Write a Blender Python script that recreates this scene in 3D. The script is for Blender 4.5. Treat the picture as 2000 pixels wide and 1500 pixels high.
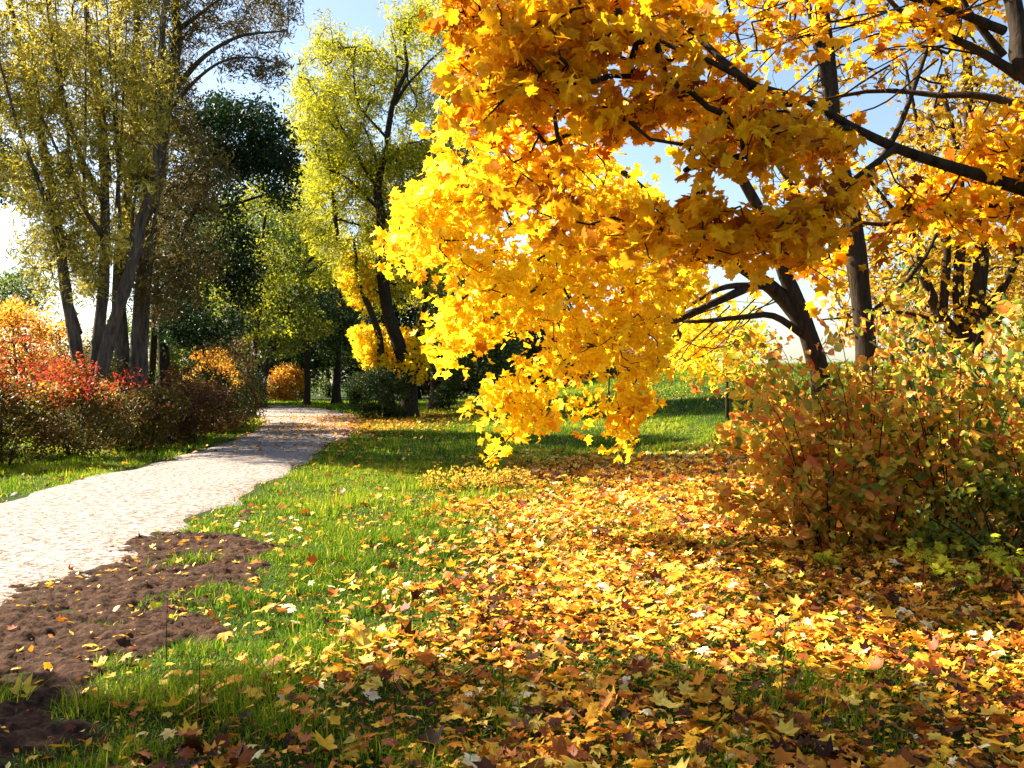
import bpy, math
import numpy as np
from mathutils import Vector
for o in list(bpy.data.objects): bpy.data.objects.remove(o)
scene = bpy.context.scene
C = scene.collection
R = math.radians
# ------------------------------------------------------------------ camera, sky, sun
CAMH = 1.6; FPX = 1900.0
cam_d = bpy.data.cameras.new('camera'); cam = bpy.data.objects.new('camera', cam_d); C.objects.link(cam)
cam.location = (0, 0, CAMH); cam.rotation_euler = (R(90), 0, 0)
cam_d.sensor_width = 36; cam_d.lens = 36*FPX/2000; cam_d.clip_end = 3000; cam_d.clip_start = 0.05
scene.camera = cam
SUN_AZ, SUN_EL = -64, 37          # degrees from +Y towards +X, elevation
w = bpy.data.worlds.new('World'); scene.world = w; w.use_nodes = True
wn = w.node_tree; bg = wn.nodes['Background']
sky = wn.nodes.new('ShaderNodeTexSky'); sky.sky_type = 'NISHITA'; sky.sun_disc = False
sky.sun_elevation = R(SUN_EL); sky.sun_rotation = R(SUN_AZ)
sky.air_density = 1.0; sky.dust_density = 1.2; sky.ozone_density = 1.0
wn.links.new(sky.outputs[0], bg.inputs[0]); bg.inputs[1].default_value = 0.05
sd = bpy.data.lights.new('sun', 'SUN'); sd.energy = 5.0; sd.angle = R(0.5); sd.color = (1, .89, .70)
sun = bpy.data.objects.new('sun', sd); C.objects.link(sun)
sv = Vector((math.sin(R(SUN_AZ))*math.cos(R(SUN_EL)), math.cos(R(SUN_AZ))*math.cos(R(SUN_EL)), math.sin(R(SUN_EL))))
sun.rotation_euler = sv.to_track_quat('Z', 'Y').to_euler(); sun.location = sv*60
vs = scene.view_settings; vs.view_transform = 'Standard'; vs.look = 'None'; vs.gamma = 1; vs.exposure = 2.3
scene.cycles.max_bounces = 8; scene.cycles.diffuse_bounces = 2; scene.cycles.transmission_bounces = 4

# ------------------------------------------------------------------ numpy noise and terrain
rng = np.random.default_rng(11)
def _hash(ix, iy, iz, seed):
    h = (ix*374761393 + iy*668265263 + iz*1274126177 + seed*974634777) & 0xffffffff
    h = ((h ^ (h >> 13))*1274126177) & 0xffffffff
    h = (h ^ (h >> 16)) & 0xffff
    return h/65535.0
def noise3(x, y, z=0.0, seed=0):
    x = np.asarray(x, float); y = np.asarray(y, float); z = np.asarray(z, float) + np.zeros_like(x)
    ix = np.floor(x).astype(np.int64); iy = np.floor(y).astype(np.int64); iz = np.floor(z).astype(np.int64)
    fx = x-ix; fy = y-iy; fz = z-iz
    fx = fx*fx*(3-2*fx); fy = fy*fy*(3-2*fy); fz = fz*fz*(3-2*fz)
    r = 0
    for a in (0, 1):
        for b in (0, 1):
            for c in (0, 1):
                r = r + _hash(ix+a, iy+b, iz+c, seed)*(fx if a else 1-fx)*(fy if b else 1-fy)*(fz if c else 1-fz)
    return r
def sm(x, a, b):
    t = np.clip((np.asarray(x, float)-a)/(b-a), 0, 1); return t*t*(3-2*t)
def H(x, y):
    x = np.asarray(x, float); y = np.asarray(y, float)
    base = sm(y, 18, 62)*(0.35+2.3*sm(x, -8, 20)) + 0.25*sm(x, 2.5, 8)*sm(y, 5, 14)
    base = base + 6*sm(y, 80, 400)*0
    return base + 0.05*(noise3(x*.6, y*.6, seed=3)-.5) + 0.10*(noise3(x*.17, y*.17, seed=4)-.5)*sm(y, 10, 20)
def P(px, py, d):
    return np.array(((px-1000)/FPX*d, d, CAMH-(py-750)/FPX*d))
def pip(x, y, poly):
    x = np.asarray(x); y = np.asarray(y); ins = np.zeros(x.shape, bool); n = len(poly)
    for i in range(n):
        x0, y0 = poly[i]; x1, y1 = poly[(i+1) % n]
        if y0 == y1: continue
        c = ((y0 > y) != (y1 > y)) & (x < (x1-x0)*(y-y0)/(y1-y0)+x0)
        ins ^= c
    return ins

# ------------------------------------------------------------------ object helpers
def setp(o, label=None, cat=None, group=None, kind=None):
    if label: o['label'] = label
    if cat: o['category'] = cat
    if group: o['group'] = group
    if kind: o['kind'] = kind
    return o
def empty(name, loc, label, cat, group=None):
    o = bpy.data.objects.new(name, None); C.objects.link(o); o.location = tuple(loc); o.empty_display_size = .2
    return setp(o, label, cat, group)
def mesh_obj(name, V, F, mat, parent=None, rnd=None, smooth=False):
    """V (n,3), F (m,3) or (m,4) int array, world coordinates"""
    V = np.asarray(V, np.float32); F = np.asarray(F, np.int32)
    if parent is not None: V = V - np.array(parent.location, np.float32)
    me = bpy.data.meshes.new(name)
    me.vertices.add(len(V)); me.vertices.foreach_set('co', V.ravel())
    k = F.shape[1]
    me.loops.add(F.size); me.loops.foreach_set('vertex_index', F.ravel())
    me.polygons.add(len(F)); me.polygons.foreach_set('loop_start', np.arange(0, F.size, k, dtype=np.int32))
    if smooth: me.polygons.foreach_set('use_smooth', np.ones(len(F), bool))
    if rnd is not None:
        a = me.attributes.new('rnd', 'FLOAT', 'POINT'); a.data.foreach_set('value', np.asarray(rnd, np.float32))
    me.update(calc_edges=True); me.materials.append(mat)
    o = bpy.data.objects.new(name, me); C.objects.link(o)
    if parent is not None: o.parent = parent
    return o

# ------------------------------------------------------------------ materials
def nt(name):
    m = bpy.data.materials.new(name); m.use_nodes = True
    m.node_tree.nodes['Principled BSDF'].inputs['Specular IOR Level'].default_value = .08
    return m, m.node_tree, m.node_tree.nodes['Principled BSDF']
def ramp(t, stops, interp='LINEAR'):
    r = t.nodes.new('ShaderNodeValToRGB'); e = r.color_ramp.elements; r.color_ramp.interpolation = interp
    while len(e) < len(stops): e.new(1)
    for k, (p, c) in enumerate(stops): e[k].position = p; e[k].color = (*c, 1)
    return r
def leaf_mat(name, stops, trans=.5, rough=.55, spec=.14, tboost=1.25):
    m, t, b = nt(name)
    a = t.nodes.new('ShaderNodeAttribute'); a.attribute_name = 'rnd'
    r = ramp(t, stops); t.links.new(a.outputs['Fac'], r.inputs[0])
    g = t.nodes.new('ShaderNodeNewGeometry')
    n = t.nodes.new('ShaderNodeTexNoise'); n.inputs['Scale'].default_value = 28; n.inputs['Detail'].default_value = 3
    t.links.new(g.outputs['Position'], n.inputs['Vector'])
    mr = t.nodes.new('ShaderNodeMapRange'); mr.inputs[1].default_value = .3; mr.inputs[2].default_value = .7; mr.inputs[3].default_value = .72; mr.inputs[4].default_value = 1.12
    t.links.new(n.outputs['Fac'], mr.inputs[0])
    mx = t.nodes.new('ShaderNodeMix'); mx.data_type = 'RGBA'; mx.blend_type = 'MULTIPLY'; mx.inputs[0].default_value = 1
    t.links.new(r.outputs[0], mx.inputs[6]); t.links.new(mr.outputs[0], mx.inputs[7])
    t.links.new(mx.outputs[2], b.inputs['Base Color'])
    b.inputs['Roughness'].default_value = rough; b.inputs['Specular IOR Level'].default_value = spec
    tr = t.nodes.new('ShaderNodeBsdfTranslucent')
    gm = t.nodes.new('ShaderNodeVectorMath'); gm.operation = 'SCALE'; gm.inputs['Scale'].default_value = tboost
    t.links.new(mx.outputs[2], gm.inputs[0]); t.links.new(gm.outputs[0], tr.inputs[0])
    ms = t.nodes.new('ShaderNodeMixShader'); ms.inputs[0].default_value = trans
    t.links.new(b.outputs[0], ms.inputs[1]); t.links.new(tr.outputs[0], ms.inputs[2])
    t.links.new(ms.outputs[0], t.nodes['Material Output'].inputs[0])
    return m
def bark_mat(name, c1, c2, scale=14, bump=.5):
    m, t, b = nt(name)
    tc = t.nodes.new('ShaderNodeTexCoord'); mp = t.nodes.new('ShaderNodeMapping'); mp.inputs['Scale'].default_value = (1, 1, .18)
    t.links.new(tc.outputs['Object'], mp.inputs[0])
    n = t.nodes.new('ShaderNodeTexNoise'); n.inputs['Scale'].default_value = scale; n.inputs['Detail'].default_value = 7; n.inputs['Roughness'].default_value = .65
    t.links.new(mp.outputs[0], n.inputs['Vector'])
    r = ramp(t, [(.3, c1), (.68, c2)]); t.links.new(n.outputs['Fac'], r.inputs[0]); t.links.new(r.outputs[0], b.inputs['Base Color'])
    bp = t.nodes.new('ShaderNodeBump'); bp.inputs['Strength'].default_value = bump; bp.inputs['Distance'].default_value = .04
    t.links.new(n.outputs['Fac'], bp.inputs['Height']); t.links.new(bp.outputs[0], b.inputs['Normal'])
    b.inputs['Roughness'].default_value = .9
    return m
M = {}
M['bark_dark'] = bark_mat('dark bark', (.012, .008, .006), (.050, .036, .024), 22)
M['bark_grey'] = bark_mat('grey furrowed bark', (.022, .018, .015), (.14, .115, .092), 12, .9)
M['bark_red'] = bark_mat('reddish twig bark', (.025, .013, .007), (.075, .038, .018), 30)
M['maple_gold'] = leaf_mat('golden maple leaf', [(0, (.35, .07, .008)), (.08, (.70, .30, .012)), (.28, (.86, .56, .015)), (.7, (.90, .70, .02)), (1, (.92, .80, .08))], .55)
M['maple_orange'] = leaf_mat('orange gold maple leaf', [(0, (.12, .02, .005)), (.14, (.40, .10, .008)), (.38, (.74, .36, .008)), (.8, (.85, .52, .010)), (1, (.90, .66, .03))], .55)
M['maple_ochre'] = leaf_mat('ochre maple leaf', [(0, (.08, .03, .008)), (.35, (.34, .17, .012)), (.75, (.66, .44, .025)), (1, (.74, .58, .06))], .5)
M['willow_yellow'] = leaf_mat('ochre willow leaf', [(0, (.07, .07, .015)), (.35, (.27, .24, .03)), (.75, (.60, .48, .06)), (1, (.84, .70, .22))], .45)
M['willow_olive'] = leaf_mat('olive brown leaf', [(0, (.05, .045, .012)), (.5, (.12, .095, .025)), (1, (.24, .16, .04))], .3)
M['alder'] = leaf_mat('dark alder leaf', [(0, (.008, .022, .008)), (.6, (.018, .045, .012)), (1, (.04, .07, .015))], .25, .45)
M['willow_green'] = leaf_mat('yellow green willow leaf', [(0, (.07, .09, .010)), (.4, (.29, .30, .015)), (.8, (.58, .52, .025)), (1, (.76, .58, .04))], .5)
M['leaf_green'] = leaf_mat('mid green leaf', [(0, (.02, .045, .008)), (.5, (.075, .12, .015)), (.85, (.22, .26, .03)), (1, (.45, .40, .05))], .45)
M['leaf_dark'] = leaf_mat('dark wood leaf', [(0, (.012, .028, .008)), (.6, (.035, .065, .015)), (.9, (.10, .12, .02)), (1, (.22, .15, .03))], .35)
M['leaf_rust'] = leaf_mat('rusty shrub leaf', [(0, (.03, .009, .005)), (.4, (.085, .030, .010)), (.7, (.15, .075, .015)), (1, (.06, .075, .012))], .26)
M['leaf_red'] = leaf_mat('red shrub leaf', [(0, (.12, .012, .008)), (.4, (.36, .040, .018)), (.55, (.48, .11, .025)), (.7, (.14, .15, .02)), (1, (.55, .32, .03))], .45)
M['leaf_mixed'] = leaf_mat('mixed hedge leaf', [(0, (.05, .010, .006)), (.2, (.13, .035, .010)), (.45, (.13, .09, .012)), (.7, (.045, .065, .010)), (.9, (.20, .15, .02)), (1, (.42, .30, .03))], .26)
M['leaf_orange'] = leaf_mat('orange thicket leaf', [(0, (.38, .12, .015)), (.5, (.66, .30, .03)), (.8, (.62, .42, .04)), (1, (.30, .32, .04))], .5)
M['dogwood'] = leaf_mat('dogwood leaf', [(0, (.48, .06, .035)), (.06, (.56, .14, .03)), (.24, (.70, .31, .045)), (.44, (.74, .48, .05)), (.60, (.52, .46, .04)), (.76, (.17, .23, .02)), (1, (.045, .10, .015))], .5, .42, .45)
M['seedling'] = leaf_mat('yellow green seedling leaf', [(0, (.34, .38, .02)), (.7, (.55, .58, .035)), (1, (.66, .55, .04))], .45)
M['fallen'] = leaf_mat('fallen maple leaf', [(0, (.045, .012, .005)), (.14, (.17, .038, .008)), (.32, (.48, .13, .012)), (.5, (.74, .31, .018)), (.7, (.86, .50, .025)), (.9, (.84, .62, .11)), (1, (.86, .76, .42))], .2, .55, .22)
M['grass'] = leaf_mat('grass blade', [(0, (.016, .055, .004)), (.45, (.09, .19, .007)), (.85, (.32, .38, .012)), (1, (.55, .44, .06))], .42, .75, .08)

# ------------------------------------------------------------------ leaf shapes
def fan(outline, curl=0.0, fold=0.0):
    o = np.array(outline, float); c = np.array([[0, .0]])
    v = np.vstack([c, o]); z = curl*(v[:, 0]**2+v[:, 1]**2) + fold*np.abs(v[:, 0])
    n = len(o); f = [(0, 1+k, 1+(k+1) % n) for k in range(n)]
    return np.column_stack([v, z]), np.array(f)
def polar(a): return [(r*math.sin(R(t)), r*math.cos(R(t))) for t, r in a]
def sym(half): # half: list of (angle>0, r) from tip to base, tip first
    return polar(half + [(-t, r) for t, r in reversed(half) if 0 < t < 180])
MAPLE_HI = fan(sym([(0, .60), (12, .45), (19, .50), (29, .34), (40, .45), (52, .60), (63, .44), (74, .45), (84, .31), (98, .37), (114, .48), (130, .33), (152, .30), (180, .16)]), curl=-.65, fold=.22)
MAPLE_LO = fan(sym([(0, .62), (28, .36), (52, .60), (83, .32), (114, .48), (150, .28), (180, .16)]), curl=-.65, fold=.22)
MAPLE_CURL = fan(sym([(0, .60), (26, .36), (50, .57), (82, .32), (114, .46), (150, .28), (180, .16)]), curl=.95, fold=-.25)
OVATE = fan(sym([(0, .62), (18, .40), (48, .31), (90, .29), (135, .34), (180, .42)]), curl=-.25, fold=.35)
SMALL = (np.array([(0, .5, 0), (.26, 0, .05), (0, -.5, 0), (-.26, 0, .05)], float), np.array([(0, 1, 2), (0, 2, 3)]))
SLIM = (np.array([(0, .75, 0), (.15, 0, .05), (0, -.75, 0), (-.15, 0, .05)], float), np.array([(0, 1, 2), (0, 2, 3)]))
def rots(nrm, ang):
    """rotation matrices with local z -> nrm and spin ang"""
    n = nrm/np.linalg.norm(nrm, axis=1, keepdims=True)
    a = np.where(np.abs(n[:, 2:3]) < .9, np.array([[0, 0, 1.]]), np.array([[1., 0, 0]]))
    t = np.cross(a, n); t /= np.linalg.norm(t, axis=1, keepdims=True); b = np.cross(n, t)
    ca, sa = np.cos(ang)[:, None], np.sin(ang)[:, None]
    return np.stack([t*ca+b*sa, -t*sa+b*ca, n], axis=2)
def place(tmpl, pos, nrm, ang, size, rnd, curlvar=0.0):
    T, F = tmpl; n = len(pos)
    Tn = np.repeat(T[None], n, 0)
    if curlvar: Tn[:, :, 2] *= rng.uniform(1-curlvar, 1+curlvar, n)[:, None]
    Rm = rots(nrm, ang)
    V = np.einsum('nij,nkj->nki', Rm, Tn)*np.asarray(size)[:, None, None] + pos[:, None, :]
    Fa = F[None]+(np.arange(n)*len(T))[:, None, None]
    return V.reshape(-1, 3), Fa.reshape(-1, F.shape[1]), np.repeat(rnd, len(T))
def merge(parts):
    Vs, Fs, Rs, k = [], [], [], 0
    for V, F, r in parts: Vs.append(V); Fs.append(F+k); Rs.append(r); k += len(V)
    return np.vstack(Vs), np.vstack(Fs), np.concatenate(Rs)

# ------------------------------------------------------------------ branches
def smooth_line(pts, step):
    p = np.array(pts, float); p = np.vstack([2*p[0]-p[1], p, 2*p[-1]-p[-2]]); out = []
    for i in range(1, len(p)-2):
        n = max(2, int(np.linalg.norm(p[i+1]-p[i])/step))
        for k in range(n):
            t = k/n
            out.append(.5*((2*p[i])+(-p[i-1]+p[i+1])*t+(2*p[i-1]-5*p[i]+4*p[i+1]-p[i+2])*t*t+(-p[i-1]+3*p[i]-3*p[i+1]+p[i+2])*t**3))
    out.append(p[-2]); return np.array(out)
def tube(pts, rad, sides):
    pts = np.asarray(pts, float); n = len(pts)
    d = np.gradient(pts, axis=0); d /= np.linalg.norm(d, axis=1, keepdims=True)+1e-9
    ref = np.array([0, 0, 1.]) if abs(d[:, 2]).mean() < .8 else np.array([0, 1., 0])
    u = np.cross(d, ref); u /= np.linalg.norm(u, axis=1, keepdims=True)+1e-9; v = np.cross(d, u)
    a = np.linspace(0, 2*np.pi, sides, endpoint=False)
    rad = np.asarray(rad, float)
    if rad.ndim == 1: rad = rad[:, None]
    ring = pts[:, None]+rad[..., None]*(np.cos(a)[None, :, None]*u[:, None]+np.sin(a)[None, :, None]*v[:, None])
    V = ring.reshape(-1, 3); i = np.arange(n-1)[:, None]*sides; j = np.arange(sides)[None]
    F = np.stack([i+j, i+(j+1) % sides, i+sides+(j+1) % sides, i+sides+j], -1).reshape(-1, 4)
    return V, F
class Tree:
    def __init__(s, name, base, label, cat='tree', group=None, bark='bark_dark'):
        s.base = np.array(base, float)
        s.root = empty(name, s.base, label, cat, group); s.bark = M[bark]
        s.pos = np.zeros((0, 3)); s.rad = []; s.clumps = []; s.chains = []
    def limb(s, pts, r0, r1, name='limb', flare=False, wob=.5, sides=9, power=.8):
        q = smooth_line(pts, max(.12, r0*1.3)); n = len(q)
        sc = max(r0, .03)
        off = np.stack([noise3(q[:, 2]*1.1+q[:, 0], q[:, 1]*1.1, k*7.3, seed=9)-.5 for k in range(3)], 1)
        off[0] = 0; q = q+off*sc*wob*np.linspace(0, 1, n)[:, None]*2
        t = np.linspace(0, 1, n); r = r0+(r1-r0)*t**power
        if flare: r = r*(1+.5*np.exp(-t*n*max(.12, r0*1.3)/.35))
        rr = r[:, None]*(1+.16*(noise3(np.arange(sides)[None]*1.7+0*r[:, None], q[:, 2:3]*1.5+0*np.arange(sides), q[:, 1:2]+0*np.arange(sides), seed=5)-.5)*2)
        V, F = tube(q, rr, sides)
        mesh_obj(name, V, F, s.bark, s.root, smooth=True)
        s.pos = np.vstack([s.pos, q]); s.rad += list(r)
        return q
    def add_clumps(s, c): s.clumps.append(np.asarray(c))
    def grow(s, tip=.0035, sag=.12, twig_name='branches', expo=.42, maxr=.09, seglen=.35, start=0):
        s.dirs = None; cl = np.vstack(s.clumps); D = np.zeros_like(cl); n0 = len(s.pos); base = s.pos[start:]
        d0 = np.array([np.min(np.linalg.norm(base-c, axis=1)) for c in cl]); order = np.argsort(d0)
        N = [*s.pos]; cap = n0+len(cl)*14; A = np.zeros((cap, 3)); A[:n0] = s.pos; n = n0
        par = np.full(cap, -1); chains = []
        for ci in order:
            c = cl[ci]; D[ci] = (0, 0, .01); dd = np.linalg.norm(A[:n]-c, axis=1); dd[:start] += 1e6
            # prefer attaching to something a little nearer the tree's heart
            i = int(np.argmin(dd)); L = dd[i]
            if L < .02: continue
            D[ci] = (c-A[i])/L
            k = int(min(12, max(2, round(L/seglen)))); a = A[i]
            t = np.linspace(0, 1, k+1)[1:, None]
            bulge = rng.normal(0, .07*L, 3)+np.array([0, 0, sag*L])
            q = a+(c-a)*t+bulge*(4*t*(1-t))+rng.normal(0, .018*L, (k, 3))*(1-t)
            idx = [i]
            for p in q:
                A[n] = p; par[n] = idx[-1]; idx.append(n); n += 1
            chains.append(idx)
        cnt = np.zeros(n)
        for ch in chains: cnt[ch[-1]] += 1
        for j in range(n-1, n0-1, -1):
            if par[j] >= 0: cnt[par[j]] += cnt[j]
        comp = {}; roots = {}
        for ci, ch in enumerate(chains):
            rt = ci if ch[0] < n0 else comp[ch[0]]
            for v in ch[1:]: comp[v] = rt
            roots.setdefault(rt, []).append(ch)
        big = sorted([c for c in roots.values() if len(c) >= 5], key=len, reverse=True)[:45]; ids = {id(c) for c in big}
        rest = [ch for c in roots.values() if id(c) not in ids for ch in c]
        for nm, grp in [(twig_name if len(roots) == 1 else 'branch', c) for c in big]+([('twigs', rest)] if rest else []):
            Vs, Fs, k = [], [], 0
            for ch in grp:
                r = tip*np.maximum(cnt[ch], 1)**expo; r[0] = r[1]; r = np.minimum(r, maxr)
                V, F = tube(A[ch], r, 4 if r.max() < .02 else 6); Vs.append(V); Fs.append(F+k); k += len(V)
            o = mesh_obj(nm, np.vstack(Vs), np.vstack(Fs), s.bark, s.root, smooth=True)
            if nm == 'twigs': o['kind'] = 'stuff'
        s.tips = cl; s.dirs = D; return cl
    def leaves(s, tmpl, mat, per, rad, size, up=.6, flat=.6, clumpvar=.5, lo=0, hi=1, name='crown', curlvar=.6, droop=None, cl=None, spray=None, bias=(0, 0, 0), wid=.25):
        cl = s.tips if cl is None else cl; n = len(cl)*per
        ci = np.repeat(np.arange(len(cl)), per)
        off = rng.normal(0, 1, (n, 3)); off /= np.linalg.norm(off, axis=1, keepdims=True); off *= rng.uniform(.15, 1, (n, 1))**.6*rad
        off[:, 2] *= flat
        if spray:
            dv = s.dirs*.6+rng.normal(0, .28, s.dirs.shape)+np.array(bias); dv /= np.linalg.norm(dv, axis=1, keepdims=True)+1e-6
            u = rng.uniform(-1, .8, n); off = off*wid*(1.15-.5*np.abs(u))[:, None]+dv[ci]*(u*spray)[:, None]
            off[:, 2] -= .25*spray*np.maximum(u, 0)**2
        if droop: off[:, 2] -= droop*np.hypot(off[:, 0], off[:, 1])
        pos = cl[ci]+off
        nr = rng.normal(0, 1, (n, 3)); nr /= np.linalg.norm(nr, axis=1, keepdims=True)
        tilt = rng.normal(0, .5, (len(cl), 3))[ci]
        nr = nr*.75+tilt+np.array([0, 0, up])
        cr = rng.uniform(0, 1, len(cl))[ci]
        v = np.clip(lo+(hi-lo)*(clumpvar*cr+(1-clumpvar)*rng.uniform(0, 1, n)), 0, 1)
        szs = size*rng.uniform(.65, 1.25, n)
        V, F, rr = place(tmpl, pos, nr, rng.uniform(0, 2*np.pi, n), szs, v, curlvar)
        return mesh_obj(name, V, F, M[mat], s.root, rr)
def sample_poly(poly, d0, d1, n, nf=.5, thr=.42, seed=0, dfun=None, zf=1.5):
    """clump centres in a solid between two depths whose outline seen from the path is poly"""
    poly = [tuple(p) for p in poly]; xs = [p[0] for p in poly]; ys = [p[1] for p in poly]
    out = []; tot = 0; tries = 0
    while tot < n and tries < 60:
        m = n*3; px = rng.uniform(min(xs), max(xs), m); py = rng.uniform(min(ys), max(ys), m)
        ok = pip(px, py, poly); px, py = px[ok], py[ok]
        if dfun: d = dfun(px, py)+rng.uniform(d0, d1, len(px))
        else: d = rng.uniform(d0, d1, len(px))
        q = np.stack([(px-1000)/FPX*d, d, CAMH-(py-750)/FPX*d], 1)
        nz = noise3(q[:, 0]*nf, q[:, 1]*nf, (q[:, 2]+.35*q[:, 0]*(zf > 2)*-1)*nf*zf, seed)*.65+noise3(q[:, 0]*nf*2.3, q[:, 1]*nf*2.3, q[:, 2]*nf*2*zf, seed+1)*.35
        q = q[nz > thr]; out.append(q); tot += len(q); tries += 1
    return np.vstack(out)[:n]
def ell(c, r, n, nf=.8, thr=.4, seed=0, bottom=-1.0):
    c = np.array(c, float); r = np.array(r, float); u = rng.normal(0, 1, (n*4, 3)); u /= np.linalg.norm(u, axis=1, keepdims=True)
    u *= rng.uniform(.25, 1, (n*4, 1))**.5; u = u[u[:, 2] > bottom]; q = c+u*r
    nz = noise3(q[:, 0]*nf, q[:, 1]*nf, q[:, 2]*nf, seed)
    q = q[nz > thr]; return q[:n]
def ground_at(px, d):
    x = (px-1000)/FPX*d; return np.array((x, d, float(H(x, d))))

# ------------------------------------------------------------------ ground, path, soil
def axis(segs):
    out = []
    for a, b, st in segs: out.append(np.arange(a, b, st))
    out.append([segs[-1][1]]); return np.concatenate(out)
gx = axis([(-900, -200, 100), (-200, -60, 20), (-60, -12, 2), (-12, 12, .2), (12, 60, 2), (60, 200, 20), (200, 900, 100)])
gy = axis([(-60, -4, 4), (-4, 26, .2), (26, 80, 1), (80, 200, 10), (200, 1800, 100)])
X, Y = np.meshgrid(gx, gy); Z = H(X, Y); nx = len(gx)
V = np.stack([X, Y, Z], -1).reshape(-1, 3); i = np.arange(len(gy)-1)[:, None]*nx; j = np.arange(nx-1)[None]
F = np.stack([i+j, i+j+1, i+nx+j+1, i+nx+j], -1).reshape(-1, 4)
m, t, b = nt('meadow ground'); g = t.nodes.new('ShaderNodeNewGeometry')
n1 = t.nodes.new('ShaderNodeTexNoise'); n1.inputs['Scale'].default_value = 2.2; n1.inputs['Detail'].default_value = 8
n2 = t.nodes.new('ShaderNodeTexNoise'); n2.inputs['Scale'].default_value = 45; n2.inputs['Detail'].default_value = 6
t.links.new(g.outputs['Position'], n1.inputs['Vector']); t.links.new(g.outputs['Position'], n2.inputs['Vector'])
r1 = ramp(t, [(.3, (.020, .012, .005)), (.5, (.022, .038, .005)), (.7, (.035, .07, .006))])
mm = t.nodes.new('ShaderNodeMath'); mm.operation = 'ADD'; m2 = t.nodes.new('ShaderNodeMath'); m2.operation = 'MULTIPLY'; m2.inputs[1].default_value = .5
t.links.new(n1.outputs['Fac'], mm.inputs[0]); t.links.new(n2.outputs['Fac'], mm.inputs[1]); t.links.new(mm.outputs[0], m2.inputs[0]); t.links.new(m2.outputs[0], r1.inputs[0])
t.links.new(r1.outputs[0], b.inputs['Base Color']); b.inputs['Roughness'].default_value = .95
bp = t.nodes.new('ShaderNodeBump'); bp.inputs['Distance'].default_value = .03; t.links.new(n2.outputs['Fac'], bp.inputs['Height']); t.links.new(bp.outputs[0], b.inputs['Normal'])
go = mesh_obj('ground', V, F, m, smooth=True); setp(go, kind='structure')

Lp = smooth_line([(-7.0, -8, 0), (-7.0, 8, 0), (-7.1, 13.5, 0), (-7.0, 17.4, 0), (-7.4, 24, 0), (-8.4, 32, 0), (-11.0, 42, 0), (-16, 51, 0), (-26, 58, 0)], 3)
Rp = smooth_line([(-3.5, -8, 0), (-3.5, 7, 0), (-3.6, 10, 0), (-3.7, 13, 0), (-3.9, 17, 0), (-4.5, 24, 0), (-5.2, 33, 0), (-7.6, 45, 0), (-13.5, 57, 0), (-25, 65, 0)], 3)
PATH = [tuple(p[:2]) for p in Lp]+[tuple(p[:2]) for p in Rp[::-1]]
def resamp(l, n):
    s = np.r_[0, np.cumsum(np.linalg.norm(np.diff(l[:, :2], axis=0), axis=1))]; u = np.linspace(0, s[-1], n)
    return np.stack([np.interp(u, s, l[:, 0]), np.interp(u, s, l[:, 1])], 1)
NL, NW = 420, 26
La, Ra = resamp(Lp, NL), resamp(Rp, NL); tt = np.linspace(0, 1, NW)
XY = La[:, None]*(1-tt[None, :, None])+Ra[:, None]*tt[None, :, None]
XY[:, :, 0] += (.4*(noise3(La[:, 1]*1.1, 0*La[:, 1], seed=31)-.5))[:, None]*(1-tt)[None]**4+(.4*(noise3(Ra[:, 1]*1.3, 0*La[:, 1], seed=32)-.5))[:, None]*tt[None]**4
Zp = H(XY[..., 0], XY[..., 1])+.012+.03*(1-(2*tt[None]-1)**4)
Zp[:, 0] -= .03; Zp[:, -1] -= .03
V = np.concatenate([XY, Zp[..., None]], -1).reshape(-1, 3); i = np.arange(NL-1)[:, None]*NW; j = np.arange(NW-1)[None]
F = np.stack([i+j, i+j+1, i+NW+j+1, i+NW+j], -1).reshape(-1, 4)
m, t, b = nt('pale path gravel'); g = t.nodes.new('ShaderNodeNewGeometry')
v1 = t.nodes.new('ShaderNodeTexVoronoi'); v1.inputs['Scale'].default_value = 55; n1 = t.nodes.new('ShaderNodeTexNoise'); n1.inputs['Scale'].default_value = 15; n1.inputs['Detail'].default_value = 9; n1.inputs['Roughness'].default_value = .75
t.links.new(g.outputs['Position'], v1.inputs['Vector']); t.links.new(g.outputs['Position'], n1.inputs['Vector'])
r1 = ramp(t, [(.36, (.05, .034, .025)), (.45, (.17, .135, .115)), (.52, (.33, .29, .27)), (.7, (.44, .40, .385))]); t.links.new(n1.outputs['Fac'], r1.inputs[0])
r2 = ramp(t, [(.0, (.62, .60, .58)), (.5, (1, 1, 1)), (1, (.75, .7, .65))]); t.links.new(v1.outputs['Color'], r2.inputs[0])
mx = t.nodes.new('ShaderNodeMix'); mx.data_type = 'RGBA'; mx.blend_type = 'MULTIPLY'; mx.inputs[0].default_value = .8
t.links.new(r1.outputs[0], mx.inputs[6]); t.links.new(r2.outputs[0], mx.inputs[7]); t.links.new(mx.outputs[2], b.inputs['Base Color'])
bp = t.nodes.new('ShaderNodeBump'); bp.inputs['Distance'].default_value = .012; bp.inputs['Strength'].default_value = .8; t.links.new(v1.outputs['Distance'], bp.inputs['Height']); t.links.new(bp.outputs[0], b.inputs['Normal'])
b.inputs['Roughness'].default_value = .85
setp(mesh_obj('gravel_path', V, F, m, smooth=True), kind='structure')

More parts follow.
